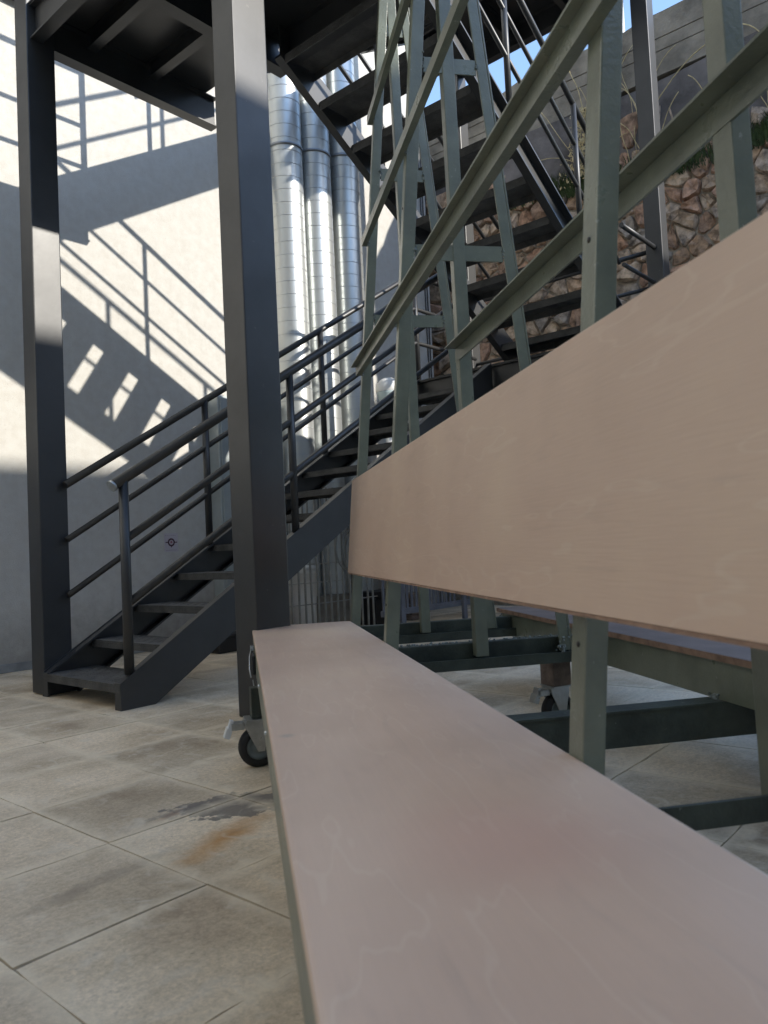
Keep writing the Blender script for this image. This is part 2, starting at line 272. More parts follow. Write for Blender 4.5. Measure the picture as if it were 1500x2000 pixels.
def part(name, bm, m, parent=None, bevel=0, kind=None):
    org = parent['_o'] if parent is not None and '_o' in parent else None
    if parent is not None and org is None: org = ORG.get(parent.name, (0, 0, 0))
    if parent is None: org = (0, 0, 0)
    finish(bm, org, bevel)
    me = bpy.data.meshes.new(name); bm.to_mesh(me); bm.free(); me.materials.append(m)
    o = bpy.data.objects.new(name, me); C.objects.link(o)
    if parent is not None: o.parent = parent
    ORG[o.name] = tuple(org)
    if kind: o['kind'] = kind
    return o
ORG = {}
def tag(o, label, cat, group=None):
    o['label'] = label; o['category'] = cat
    if group: o['group'] = group
def thing(name, label, cat, loc=(0, 0, 0), group=None):
    o = bpy.data.objects.new(name, None); C.objects.link(o); o.location = loc; o.empty_display_size = .2
    ORG[o.name] = tuple(loc); tag(o, label, cat, group); return o
def struct(name, bm, m): return part(name, bm, m, None, kind='structure')
def B(): return bmesh.new()
def inst(name, me, parent, loc, rot=(0, 0, 0), scale=(1, 1, 1)):
    o = bpy.data.objects.new(name, me); C.objects.link(o); o.parent = parent
    org = Vector(ORG.get(parent.name, (0, 0, 0))) if parent else Vector()
    o.location = Vector(loc)-org; o.rotation_euler = rot; o.scale = scale
    ORG[o.name] = tuple(Vector(loc)); return o
def mesh_of(name, bm, m, bevel=0):
    finish(bm, None, bevel); me = bpy.data.meshes.new(name); bm.to_mesh(me); bm.free(); me.materials.append(m); return me
WALL = 5.19; WX = 6.99; BACK = 7.3
# ================================================================== GROUND
bm = B()
def quad(bm, x0, y0, x1, y1, z): bm.faces.new([bm.verts.new(p) for p in ((x0, y0, z), (x1, y0, z), (x1, y1, z), (x0, y1, z))])
quad(bm, -60, -60, 60, 60, -.007)
ground = struct('ground', bm, M['ground'])
bm = B(); quad(bm, -2.29, -7.2, 7.29, 5.18, -.0045); paving = struct('paving', bm, M['ground'])
PX, PY = .408, .405
pmeshes = []
for k in range(10):
    bm = B(); hx, hy = PX/2-.0014, PY/2-.0014; out = []
    for (ax_, ay_), (bx_, by_) in (((-hx, -hy), (hx, -hy)), ((hx, -hy), (hx, hy)), ((hx, hy), (-hx, hy)), ((-hx, hy), (-hx, -hy))):
        for q in range(6):
            t_ = q/6; jx = random.uniform(-.0011, .0008); jy = random.uniform(-.0011, .0008)
            if random.random() < .08: jx, jy = (-ax_*.018, -ay_*.018)
            out.append((ax_+(bx_-ax_)*t_+jx, ay_+(by_-ay_)*t_+jy))
    lo_ = [bm.verts.new((x_, y_, -.045)) for x_, y_ in out]; hi_ = [bm.verts.new((x_, y_, 0)) for x_, y_ in out]
    bm.faces.new(lo_[::-1]); bm.faces.new(hi_)
    for q in range(24): bm.faces.new((lo_[q], lo_[(q+1) % 24], hi_[(q+1) % 24], hi_[q]))
    pmeshes.append(mesh_of('paver', bm, M['paver'], 0))
nx = 0
for i in range(-2, 17):
    for j in range(-6, 10):
        x = .588+PX*(i+.5); y = 1.41+PY*(j+.5)
        if x > 7.25 or math.hypot(x, y) < .3: continue
        a = math.degrees(math.atan2(y, x))-40.8
        if abs(a) > 48 and math.hypot(x, y) > 1.2: continue
        o = inst('paver', random.choice(pmeshes), paving, (x+random.uniform(-.0005, .0005), y+random.uniform(-.0005, .0005), random.uniform(-.0018, .0008)),
                 (random.uniform(-.003, .003), random.uniform(-.003, .003), random.uniform(-.0015, .0015)+random.choice((0, math.pi))))
        nx += 1
bm = B()        # the same paving beyond what the picture shows, joined
def shown(x, y):
    if x > 7.25 or x < .588-2*PX or y < 1.41-6*PY or math.hypot(x, y) < .3: return False
    return not (abs(math.degrees(math.atan2(y, x))-40.8) > 48 and math.hypot(x, y) > 1.2)
for i in range(-8, 17):
    for j in range(-21, 10):
        x = .588+PX*(i+.5); y = 1.41+PY*(j+.5)
        if x > 7.25 or shown(x, y): continue
        z_ = random.uniform(-.0018, .0008); hx, hy = PX/2-.0024, PY/2-.0024; box(bm, x-hx, y-hy, -.045, x+hx, y+hy, z_)
part('pavers_beyond', bm, M['paver'], paving, kind='stuff')
print('pavers', nx)
# ================================================================== BUILDING WALL
t = thing('building_wall', 'tall white rendered building wall behind the steel staircase, striped by railing shadows', 'wall', (2, WALL, 0))
bm = B(); box(bm, -8, WALL, -.3, WX, WALL+4, 11); part('rendered_wall', bm, M['wall'], t)
bm = B(); box(bm, -8, WALL-.012, 0, 3.86, WALL-.0005, .055); part('skirting', bm, mat('grey skirting paint', (.3, .31, .31), .8, var=.3, vscale=6, bump=.4), t, .002)
tw_ = thing('bounce_wall', 'added white wall, out of view on the left, bouncing sunlight into the yard', 'wall', (-2.3, 0, 0))
bm = B(); box(bm, -8, -7.9, -.3, -2.3, WALL-.002, 11); part('rendered_wall', bm, M['wall'], tw_)  # unseen wall, added so its sunlit face throws warm light on left-facing sides
for dx in (0, .07):
    bm = B(); tube(bm, [(WX-.1+dx*.6, WALL-.012, z) for z in (0, 3, 7)], .007, 6); part('cable', bm, M['cable'], t)
# ================================================================== RETAINING WALL (rubble masonry, grey render, board-marked concrete)
rw = thing('retaining_wall', 'old rubble stone retaining wall with a board marked concrete top', 'wall', (BACK, 2, 0))
bm = B(); box(bm, BACK+.004, 1.3, -.3, BACK+.8, 9, 4.9); part('mortar_bed', bm, M['mortar'], rw)
# render band with an uneven lower edge
bm = B(); ys = [1.28+.12*i for i in range(65)]
lo = lambda y: 4.12+.04*math.sin(y*5.1)+.05*math.sin(y*2.3+1)+.2*max(0, y-2.3)/1.5+random.uniform(-.025, .025)
lows = [lo(y) for y in ys]
a = [bm.verts.new((BACK+.01, y, l)) for y, l in zip(ys, lows)]; b = [bm.verts.new((BACK-.03, y, l+.1)) for y, l in zip(ys, lows)]
c = [bm.verts.new((BACK-.035+.02*math.sin(y*3), y, 5.06+.03*math.sin(y*1.7))) for y in ys]; d = [bm.verts.new((BACK+.7, y, 5.06)) for y in ys]
e_ = [bm.verts.new((BACK+.7, y, l)) for y, l in zip(ys, lows)]
for p, q in ((a, b), (b, c), (c, d), (e_, a)):
    for i in range(len(ys)-1): bm.faces.new((p[i], p[i+1], q[i+1], q[i]))
part('rough_render', bm, M['render_grey'], rw)
z = 5.075
for k in range(5):      # formwork board courses, one proud of the other
    h = .122; bm = B()
    n = 40; off = random.uniform(-.008, .008)
    yy = [1.27+.2*i for i in range(n)]
    top = [z+h-.006+(random.uniform(-.03, .02) if k == 4 else 0) for _ in yy]
    A = [bm.verts.new((BACK-.02+off, y, z)) for y in yy]; Bq = [bm.verts.new((BACK-.02+off, y, t_)) for y, t_ in zip(yy, top)]
    Cq = [bm.verts.new((BACK+.55, y, t_+random.uniform(-.02, .02))) for y, t_ in zip(yy, top)]; D = [bm.verts.new((BACK+.55, y, z)) for y in yy]
    for p, q in ((A, Bq), (Bq, Cq), (Cq, D), (D, A)):
        for i in range(n-1): bm.faces.new((p[i], p[i+1], q[i+1], q[i]))
    part('concrete_course', bm, M['concrete'], rw); z += h
CTOP = z
# stones: relaxed Voronoi cells extruded, kept uneven
def clip(poly, p, nrm):
    out = []
    for i in range(len(poly)):
        a, b = poly[i], poly[(i+1) % len(poly)]
        da = (a[0]-p[0])*nrm[0]+(a[1]-p[1])*nrm[1]; db = (b[0]-p[0])*nrm[0]+(b[1]-p[1])*nrm[1]
        if da <= 0: out.append(a)
        if da*db < 0:
            t_ = da/(da-db); out.append((a[0]+(b[0]-a[0])*t_, a[1]+(b[1]-a[1])*t_))
    return out
seeds = []; row = 0; zz = 2.25
while zz < 4.55:
    y = 1.4+(row % 2)*.1
    while y < 5.3:
        seeds.append((y+random.uniform(-.075, .075), zz+random.uniform(-.05, .05))); y += random.choice((.13, .17, .2, .24, .31))
    zz += .15; row += 1
ns = 0
for i, s in enumerate(seeds):
    poly = [(s[0]-.3, s[1]-.3), (s[0]+.3, s[1]-.3), (s[0]+.3, s[1]+.3), (s[0]-.3, s[1]+.3)]
    for j, q in enumerate(seeds):
        if i != j and abs(q[0]-s[0]) < .7 and abs(q[1]-s[1]) < .7:
            d = (q[0]-s[0], q[1]-s[1]); L_ = math.hypot(*d); g = .5-.005/L_
            poly = clip(poly, (s[0]+d[0]*g, s[1]+d[1]*g), d)
            if len(poly) < 3: break
    if len(poly) < 3: continue
    cy = sum(p[0] for p in poly)/len(poly); cz = sum(p[1] for p in poly)/len(poly)
    bm = B(); dep = random.choice((0, .005, .02, .04, .055))*random.uniform(.6, 1.2)
    # subdivide the outline once and jitter it so the stones are not straight sided
    pl = []
    for k in range(len(poly)):
        a, b = poly[k], poly[(k+1) % len(poly)]
        pl.append((a[0]+(cy-a[0])*.07, a[1]+(cz-a[1])*.07)); pl.append(((a[0]+b[0])/2+random.uniform(-.007, .007), (a[1]+b[1])/2+random.uniform(-.007, .007)))
    r0 = [bm.verts.new((BACK+.06, p[0], p[1])) for p in pl]
    r1 = [bm.verts.new((BACK-.001-dep*.3, cy+(p[0]-cy)*.985, cz+(p[1]-cz)*.985)) for p in pl]
    r2 = [bm.verts.new((BACK-.012-dep+random.uniform(-.024, .014), cy+(p[0]-cy)*.86+random.uniform(-.008, .008), cz+(p[1]-cz)*.86+random.uniform(-.008, .008))) for p in pl]
    mid = bm.verts.new((BACK-.02-dep+random.uniform(-.012, .012), cy, cz)); n = len(pl)
    for p, q in ((r0, r1), (r1, r2)):
        for k in range(n): bm.faces.new((p[k], p[(k+1) % n], q[(k+1) % n], q[k]))
    for k in range(n): bm.faces.new((r2[k], r2[(k+1) % n], mid))
    bmesh.ops.triangulate(bm, faces=bm.faces)
    part('stone', bm, M['stone'], rw); ns += 1
print('stones', ns)
# ================================================================== STEEL STAIRCASE
st = thing('steel_staircase', 'dark grey steel switchback staircase with tube railings climbing in front of the white wall', 'staircase', (1.89, 3.29, 0))
X0, RUN, RISE = 1.89, .275, .166; Y1, Y2 = 3.29, 4.07        # lower flight
LZ = 2.112; LX0, LX1 = 5.19, 6.22                            # half landing
G1, G2 = 2.24, 3.28                                           # upper flight
SL = RISE/RUN; F2X = 5.77; F2RUN = .2785; F2N = 10; F2R = .1685
PZ = LZ+F2R*F2N                                              # platform top 3.71
def tread(x0, x1, y0, y1, ztop, lip=.04):
    bm = B(); box(bm, x0, y0, ztop-.008, x1, y1, ztop); box(bm, x0, y0, ztop-lip, x0+.006, y1, ztop-.009); box(bm, x1-.006, y0, ztop-lip, x1, y1, ztop-.009)
    return bm
# studs of the checker plate, as one small relief per tread
def studs(bm, x0, x1, y0, y1, z, d=.033):
    nx_ = int((x1-x0-.03)/d); ny_ = int((y1-y0-.04)/d)
    for i in range(nx_):
        for j in range(ny_):
            x = x0+.02+d*(i+.5); y = y0+.02+d*(j+.5); s = 1 if (i+j) % 2 else -1; a, b = .011, .0035
            v = [bm.verts.new((x+p, y+q, z+.0001)) for p, q in ((-a, -s*a-b), (-a, -s*a+b), (a, s*a+b), (a, s*a-b))]
            w = bm.verts.new((x, y, z+.0022))
            for k in range(4): bm.faces.new((v[k], v[(k+1) % 4], w))
for k in range(12):
    x = X0+RUN*k; z = .12+RISE*k-(.02 if k else 0)
    bm = tread(x if k else x-.0, x+(.235 if k else .30), Y1+.006 if k == 0 else Y1+.014, Y2-.014, z)
    o = part('tread', bm, M['tread'], st)
    if k < 5: bm = B(); studs(bm, x+.01, x+(.225 if k else .29), Y1+.02, Y2-.02, z); part('checker_studs', bm, M['tread'], o, kind='stuff')
def stringer(y, side, xa, za, xb, zb, depth=.2, foot=None):
    """channel section: web on the outside, flanges pointing inwards"""
    d = Vector((xb-xa, 0, zb-za)).normalized(); u = Vector((0, 1, 0)).cross(d)
    if u.z < 0: u = -u
    bm = B(); tw = .009; fl = .055; s = side
    def slab(y0, y1, h0, h1):
        q = []
        for yy_ in (y0, y1):
            for (X_, Z_) in ((xa, za), (xb, zb)):
                for h in (h0, h1): q.append(bm.verts.new((X_+0, yy_, Z_+h/u.z)))
        for f in ((0, 1, 3, 2), (4, 6, 7, 5), (0, 4, 5, 1), (2, 3, 7, 6), (0, 2, 6, 4), (1, 5, 7, 3)): bm.faces.new([q[i] for i in f])
    slab(y, y+s*tw, -depth, 0); slab(y+s*tw, y+s*fl, -.011, -.0005); slab(y+s*tw, y+s*fl, -depth+.0005, -depth+.011)
    return bm
# lower flight stringers, cut flat on the floor
def stringer_flat(y, s):
    bm = B(); tw, fl = .009, .055
    def top(x): return .125+SL*(x-X0)
    dp = .2/math.cos(math.atan(SL))
    xe = LX0+.02
    xc = X0+(dp-.125)/SL
    prof = [(X0, 0), (xc, 0), (xe, top(xe)-dp), (xe, top(xe)), (X0, .125)]
    a = [bm.verts.new((x, y, z)) for x, z in prof]; b = [bm.verts.new((x, y+s*tw, z)) for x, z in prof]
    bm.faces.new(a); bm.faces.new(b[::-1])
    for i in range(5): bm.faces.new((a[i], a[(i+1) % 5], b[(i+1) % 5], b[i]))
    def strip(p, q, t_):       # flange along p-q, thickness t_ inwards
        d = Vector((q[0]-p[0], 0, q[1]-p[1])).normalized(); n_ = Vector((-d.z, 0, d.x))*t_
        P = [Vector((p[0], y+s*tw, p[1])), Vector((q[0], y+s*tw, q[1]))]; v = []
        for yy_ in (0, s*(fl-tw)):
            for pt in P:
                for nn in (Vector(), n_): v.append(bm.verts.new(pt+nn+Vector((0, yy_, 0))))
        for f in ((0, 1, 3, 2), (4, 6, 7, 5), (0, 4, 5, 1), (2, 3, 7, 6), (0, 2, 6, 4), (1, 5, 7, 3)): bm.faces.new([v[i] for i in f])
    strip((X0+.011, .1245), (xe, top(xe)-.0005), -.011)
    strip((xc, .0005), (xe, top(xe)-dp+.0005), .011)
    strip((X0+.0005, .0), (X0+.0005, .125), -.011)
    return bm
part('stringer', stringer_flat(Y1, 1), M['steel'], st)
part('stringer', stringer_flat(Y2, -1), M['steel'], st)
# columns
def column(x0, y0, x1, y1, z0, z1, parent=st):
    bm = B(); box(bm, x0, y0, z0, x1, y1, z1); return part('column', bm, M['steel'], parent, bevel=.006)
column(1.90, Y2+.0, 2.058, Y2+.14, .005, 8)
column(2.095, 2.545, 2.285, 2.69, 0, 8)
column(LX1-.1, 2.205, LX1+.04, 2.34, 0, 8)
column(LX1-.1, Y2+.003, LX1+.04, Y2+.14, 0, 8)
# half landing
bm = B(); box(bm, LX0, G1, LZ-.008, LX1, Y2, LZ); part('landing_plate', bm, M['tread'], st)
def beam(A, Bp, h=.18, w=.07, name='beam'):
    bm = B(); hw = w/2; t_ = .008
    prism(bm, A, Bp, [(-hw, 0), (hw, 0), (hw, -t_), (t_/2, -t_-.001), (t_/2, -h+t_+.001), (hw, -h+t_), (hw, -h), (-hw, -h), (-hw, -h+t_), (-t_/2, -h+t_+.001), (-t_/2, -t_-.001), (-hw, -t_)])
    return part(name, bm, M['steel'], st)
zL = LZ-.009
beam((LX0+.04, G1, zL), (LX0+.04, Y2, zL)); beam((LX1-.05, 2.35, zL), (LX1-.05, Y2, zL))
beam((LX0+.08, G1+.05, zL), (LX1-.1, G1+.05, zL)); beam((LX0+.08, Y2-.04, zL), (LX1-.09, Y2-.04, zL)); beam((LX0+.08, 3.2, zL), (LX1-.09, 3.2, zL))
for y in (2.7, 3.6): beam((LX0+.08, y, zL), (LX1-.09, y, zL), .1, .05, 'joist')
# upper flight, rising back towards the camera side
def f2(x): return LZ+SL*(F2X-x)
PX1 = 3.0
for k in range(1, F2N):
    xr = F2X-F2RUN*k; z = LZ+F2R*k
    bm = tread(xr-.235, xr+.012, G1+.062, G2-.062, z-.012, .052); part('tread', bm, M['tread'], st)
for y, s in ((G1+.06, -1), (G2-.06, 1)):
    part('stringer', stringer(y, s, PX1, f2(PX1)+.02, F2X-.02, LZ+.03, .175), M['steel'], st)
# intermediate platform
PXA = 1.915; PY0 = 2.03; PY1 = 4.2
bm = B(); box(bm, PXA, PY0, PZ-.01, PX1+.1, Y2-.003, PZ); part('platform_plate', bm, M['steel'], st)
zp = PZ-.0105; HB = .2
beam((2.06, Y2+.04, zp), (PX1+.19, Y2+.04, zp), HB, .08)
bm = B(); box(bm, 2.06, Y2-.002, PZ-.01, PX1+.1, PY1, PZ); part('platform_plate', bm, M['steel'], st); beam((PXA, 3.33, zp), (PX1+.13, 3.33, zp), HB, .08)
beam((PXA, PY0+.04, zp), (PX1+.13, PY0+.04, zp), HB, .08)
beam((PX1+.08, 2.1, zp), (PX1+.08, 3.28, zp), HB, .07)
for y0, y1 in ((2.12, 3.28), (3.38, Y2-.004)):
    beam((PXA+.04, y0, zp), (PXA+.04, y1, zp), HB-.005, .07)
    for x in (2.28, 2.68): beam((x, y0, zp), (x, y1, zp), .1, .06, 'joist')
# third flight and upper landing, mostly above the frame; their shadows fall across the wall
F3X = 2.66
def f3(x): return PZ+SL*(x-F3X)
FY0, FY1 = 3.36, 4.16; UZ = PZ+.1685*10
for k in range(1, 10):
    x = F3X+F2RUN*k; z = PZ+.1685*k
    part('tread', tread(x, x+.245, FY0+.014, FY1-.014, z-.012, .05), M['tread'], st)
for y, s_ in ((FY0, 1), (FY1, -1)):
    part('stringer', stringer(y, s_, F3X+.02, f3(F3X+.02)+.02, 5.44, f3(5.44)+.02, .19), M['steel'], st)
bm = B(); box(bm, 5.36, G1, UZ-.01, LX1+.03, FY1, UZ); part('landing_plate', bm, M['steel'], st)
for x in (5.41, LX1-.03): beam((x, 2.35, UZ-.0105), (x, FY1, UZ-.0105), .2, .08)
for y in (G1+.06, 2.9, 3.5, FY1-.06): beam((5.46, y, UZ-.0105), (LX1-.08, y, UZ-.0105), .16, .06, 'joist')
def railing(pts, offs, r=.017, rtop=.021, posts=(), post_r=.02, low=None, name='railing'):
    """pts = polyline of the top rail; offs = drops of the lower rails; posts = (x, y, ztop, zbottom)"""
    bm = B(); tube(bm, pts, rtop, 12); root = part('handrail', bm, M['steel'], st)
    for o in offs:
        bm = B(); tube(bm, [Vector(p)-Vector((0, 0, o)) for p in pts], r, 10); part('rail', bm, M['steel'], root)
    for x, y, za, zb in posts:
        bm = B(); tube(bm, [(x, y, za), (x, y, zb)], post_r, 12); part('post', bm, M['steel'], root)
    return root
# lower flight, near side
def r1(x): return 1.275*.814+.013+.611*(x-2.338*.814)
yN = Y1+.03; xs = 2.338*.814
RN = railing([(xs, yN, r1(xs)), (LX0+.05, yN, r1(LX0+.05))], [], .017, .026, [(1.955, yN, r1(1.955), .16)], .0235)
for o, xa in ((.29, 1.97), (.595, 1.97)):
    bm = B(); tube(bm, [(xa, yN, r1(xa)-o), (LX0, yN, r1(LX0)-o)], .019, 10); part('rail', bm, M['steel'], RN)
for x in (3.05, 4.2): bm = B(); tube(bm, [(x, yN, r1(x)), (x, yN, .12+SL*(x-X0)-.02)], .0225, 12); part('post', bm, M['steel'], RN)
bm = B(); tube(bm, [(xs-.001, yN, r1(xs)), (xs-.012, yN, r1(xs)-.007)], .029, 16); o = part('end_cap', bm, M['zinc'], RN)
# lower flight, wall side, continuing round the landing
yF = Y2-.03
def r2(x): return (1.391+(x/.814-2.52)*.6085)*.814+.0
top = LZ+.9
RF = railing([(2.03, yF, r2(2.03)), (LX0, yF, r2(LX0)), (LX0+.06, yF, r2(LX0)+.005), (LX1-.1, yF, r2(LX0)+.005)], [.30, .60], .017, .022,
             [(2.97, yF, r2(2.97), .12+SL*(2.97-X0)-.02), (4.04, yF, r2(4.04), .12+SL*(4.04-X0)-.02), (LX0+.03, yF, r2(LX0), LZ)], .022)
# upper flight
def r3(x): return f2(x)+.93
for y, xe in ((G1+.02, LX0+.2), (G2-.02, LX0+.2)):
    ps = [(x, y, r3(x), f2(x)) for x in (3.08, 3.93, 4.78)]
    railing([(PX1-.0, y, r3(PX1)), (xe, y, r3(xe))], [.29, .58], .014, .019, ps, .019)
# landing rail towards the back and the right
railing([(LX0+.3, G1+.03, LZ+.9), (LX1-.1, G1+.03, LZ+.9)], [.3, .6], .016, .019)
railing([(LX1-.03, 2.36, LZ+.9), (LX1-.03, Y2, LZ+.9)], [.3, .6], .016, .019)
# platform and third flight rails
railing([(PXA, FY1, PZ+1.04), (3.16, FY1, PZ+1.04)], [.405, .715], .016, .02, [(3.16, FY1, PZ+1.04, f3(3.16)), (PXA+.05, FY1, PZ+1.04, PZ)], .024)
railing([(3.06, FY0, f3(3.06)+.8), (5.4, FY0, f3(5.4)+.8)], [.32], .016, .02, [(x, FY0, f3(x)+.8, f3(x)) for x in (3.08, 4.1, 5.2)], .02)
railing([(3.6, FY1, f3(3.6)+.8), (5.4, FY1, f3(5.4)+.8)], [.32], .016, .02, [(x, FY1, f3(x)+.8, f3(x)) for x in (3.72, 5.2)], .02)
# ================================================================== VENTILATION DUCTS
ZC = (4.30, 4.36, 4.46)
names = ('leftmost galvanised spiral duct, partly behind the nearer steel column', 'middle one of three galvanised spiral ducts on the white wall', 'rightmost galvanised spiral duct, next to the bare lit strip of wall')
for i, cx in enumerate((4.66, 5.01, 5.41)):
    r = .16 if i else .155; cy = WALL-.03-r
    t = thing('ventilation_duct', names[i], 'duct', (cx, cy, .3), 'galvanised spiral ducts standing side by side')
    bm = B(); lathe(bm, (cx, cy, 0), (0, 0, 1), [(r, .3), (r, 9)], 56); shell = part('duct_shell', bm, M['duct'], t)
    bm = B(); z = .36
    while z < 7: lathe(bm, (cx, cy, z), (0, 0, 1), [(r-.001, -.004), (r+.0035, -.001), (r+.0035, .001), (r-.001, .004)], 40); z += .118
    part('spiral_seams', bm, M['duct_seam'], shell, kind='stuff')
    for zc in (ZC[i], 1.2, 5.9):
        bm = B(); lathe(bm, (cx, cy, zc), (0, 0, 1), [(r+.001, 0), (r+.011, .002), (r+.011, .022), (r+.001, .024)], 40); part('clamp_band', bm, M['duct_band'], t)
    bm = B(); box(bm, cx-.05, cy+r, 1.19, cx+.05, WALL, 1.23); part('bracket', bm, M['duct_band'], t)
    bm = B(); box(bm, cx-r-.02, cy-r-.01, .0, cx+r+.02, WALL-.001, .299); part('plinth', bm, M['concrete'], t, bevel=.01)
# slim downpipe right of the ducts
t = thing('wall_channel', 'dark metal channel running high along the white wall in the top left corner', 'channel', (1, WALL, 4.6))
bm = B(); box(bm, -3, WALL-.1, 4.60, 2.5, WALL-.0005, 4.78); part('channel_body', bm, M['steel'], t, bevel=.004)
# ================================================================== CABINET, POSTER
t = thing('wall_cabinet', 'pale grey sheet metal cabinet fixed to the wall behind the lower flight', 'cabinet', (4.1, WALL-.2, .36))
bm = B(); box(bm, 3.84, WALL-.14, .36, 4.42, WALL-.0005, 2.0); part('cabinet_body', bm, M['cabinet'], t, bevel=.01)
bm = B(); box(bm, 3.86, WALL-.152, .38, 4.40, WALL-.141, 1.98); part('cabinet_door', bm, M['cabinet'], t, bevel=.003)
px0, px1, pz0, pz1 = 3.388, 3.512, .742, .885
t = thing('wall_poster', 'small white poster with a dark ring emblem glued low on the shaded wall', 'poster', (3.45, WALL-.001, .74))
bm = B(); box(bm, px0, WALL-.003, pz0, px1, WALL-.0002, pz1); part('paper_sheet', bm, M['paper'], t)
def flatmesh(name, faces, m, y=WALL-.0042, parent=t):
    bm = B()
    for f in faces: bm.faces.new([bm.verts.new((x, y, z)) for x, z in f])
    return part(name, bm, m, parent)
cx, cz = 3.45, .815; F = []
for k in range(32):
    a, b = 2*math.pi*k/32, 2*math.pi*(k+1)/32
    F.append([(cx+.032*math.cos(a), cz+.032*math.sin(a)), (cx+.032*math.cos(b), cz+.032*math.sin(b)), (cx+.019*math.cos(b), cz+.019*math.sin(b)), (cx+.019*math.cos(a), cz+.019*math.sin(a))])
flatmesh('ring_emblem', F, M['ink'])
for f_ in ([(cx-.052, cz-.004), (cx-.030, cz-.004), (cx-.030, cz+.004), (cx-.052, cz+.004)], [(cx+.030, cz-.004), (cx+.052, cz-.004), (cx+.052, cz+.004), (cx+.030, cz+.004)],
                       [(cx-.006, cz-.032), (cx+.006, cz-.032), (cx, cz-.043)]): flatmesh('emblem_bar', [f_], M['ink'], WALL-.005)
flatmesh('centre_shape', [[(cx-.011, cz-.008), (cx+.011, cz-.008), (cx+.007, cz+.011), (cx-.007, cz+.011)]], mat('poster red', (.3, .12, .16), .6))
F = []
for k in range(7):
    x = cx-.05+k*.0135+random.uniform(-.002, .002); w = random.uniform(.004, .01); F.append([(x, .865), (x+w, .866), (x+w, .869+random.uniform(0, .004)), (x, .869)])
for k in range(11):
    x = cx-.05+k*.0088; F.append([(x, .752), (x+.006, .752), (x+.006, .756), (x, .756)])
flatmesh('print_strokes', F, mat('faint print', (.25, .22, .25), .6))['kind'] = 'stuff'
# ================================================================== FENCE UNDER THE STAIRS
FY = 4.2
t = thing('wire_fence', 'galvanised bar fence under the lower flight, seen left of the bench panel', 'fence', (3.6, FY, 0))
bm = B(); tube(bm, [(0, 0, .02), (0, 0, 1.18)], .0085, 8); bar = mesh_of('bar', bm, M['fence'])
x = 3.52
while x < 4.72: inst('bar', bar, t, (x, FY, 0), (random.uniform(-.01, .01), random.uniform(-.012, .012), 0)); x += .068
for z in (.06, .30, .46, .60, .85, 1.12):
    bm = B(); tube(bm, [(3.5, FY+.012, z), (4.1, FY+.014, z-.004), (4.74, FY+.012, z)], .0045, 6); part('wire', bm, M['fence'], t)
t = thing('picket_fence', 'pale metal picket fence on short posts under the landing', 'fence', (5.4, FY, 0))
bm = B(); box(bm, -.012, -.006, .17, .012, .006, 1.0); pk = mesh_of('picket', bm, M['white_metal'])
x = 4.80
while x < 6.1:
    if min(abs(x-5.0), abs(x-5.9)) > .05: inst('picket', pk, t, (x, FY, 0))
    x += .062
for z in (.12, .95): bm = B(); box(bm, 4.78, FY-.02, z, 6.1, FY+.02, z+.05); part('fence_rail', bm, M['white_metal'], t, bevel=.003)
for x in (5.0, 5.9): bm = B(); box(bm, x-.028, FY-.05, 0, x+.028, FY-.021, 1.1); part('fence_post', bm, M['white_metal'], t, bevel=.004)
# things stored behind the fence
t = thing('garden_hose', 'pale hose looped over the bar fence under the stairs', 'hose', (4.3, FY+.05, .5))
bm = B(); pts = []
for k in range(90): a = k*.28; pts.append((4.33+.10*math.sin(a)*(1+.12*math.sin(a*.37))+.0012*k, FY-.045+.02*math.sin(a*.5), .70+.17*math.cos(a)+.03*math.sin(a*.21)))
tube(bm, pts, .008, 8); part('hose_loops', bm, M['hose'], t)
for (x, y, sx, sy, sz, m, nm, lb) in ((3.9, 4.62, .14, .12, .42, 'pink', 'storage_tub', 'faded red plastic tub behind the bar fence'), (4.32, 4.7, .16, .14, .55, 'plastic', 'plastic_drum', 'white plastic drum behind the hanging hose'),
                                      (3.47, 4.58, .13, .1, .13, 'black', 'black_box', 'small black box on the floor under the stairs'), (5.35, 4.75, .2, .15, .3, 'black', 'plastic_crate', 'black crate behind the picket fence'), (5.75, 4.7, .14, .14, .4, 'wood', 'timber_stack', 'stack of timber offcuts behind the picket fence')):
    t = thing(nm, lb, nm.replace('_', ' '), (x, y, 0))
    bm = B()
    if nm in ('storage_tub', 'plastic_drum'):
        lathe(bm, (x, y, 0), (0, 0, 1), [(0, .001), (sx*.85, .001), (sx*.9, sz*.5), (sx, sz*.92), (sx*1.06, sz*.93), (sx*1.06, sz), (sx*.9, sz), (0, sz-.02)], 24); part('body', bm, M[m], t)
        bm = B(); lathe(bm, (x, y, sz+.001), (0, 0, 1), [(sx*1.08, 0), (sx*1.08, .015), (sx*.5, .03), (0, .03)], 24); part('lid', bm, M[m], t)
    elif nm == 'timber_stack':
        bm.free()
        for k in range(5): bm = B(); o = random.uniform(-.03, .03); box(bm, x-sx+o, y-sy, .001+k*.05, x+sx+o, y+sy*.4, .048+k*.05); part('timber', bm, M['wood'], t, bevel=.003)
    else:
        box(bm, x-sx, y-sy, .001, x+sx, y+sy, sz*.8); part('body', bm, M[m], t, bevel=.008)
        bm = B(); box(bm, x-sx-.008, y-sy-.008, sz*.8+.001, x+sx+.008, y+sy+.008, sz); part('lid', bm, M[m], t, bevel=.006)
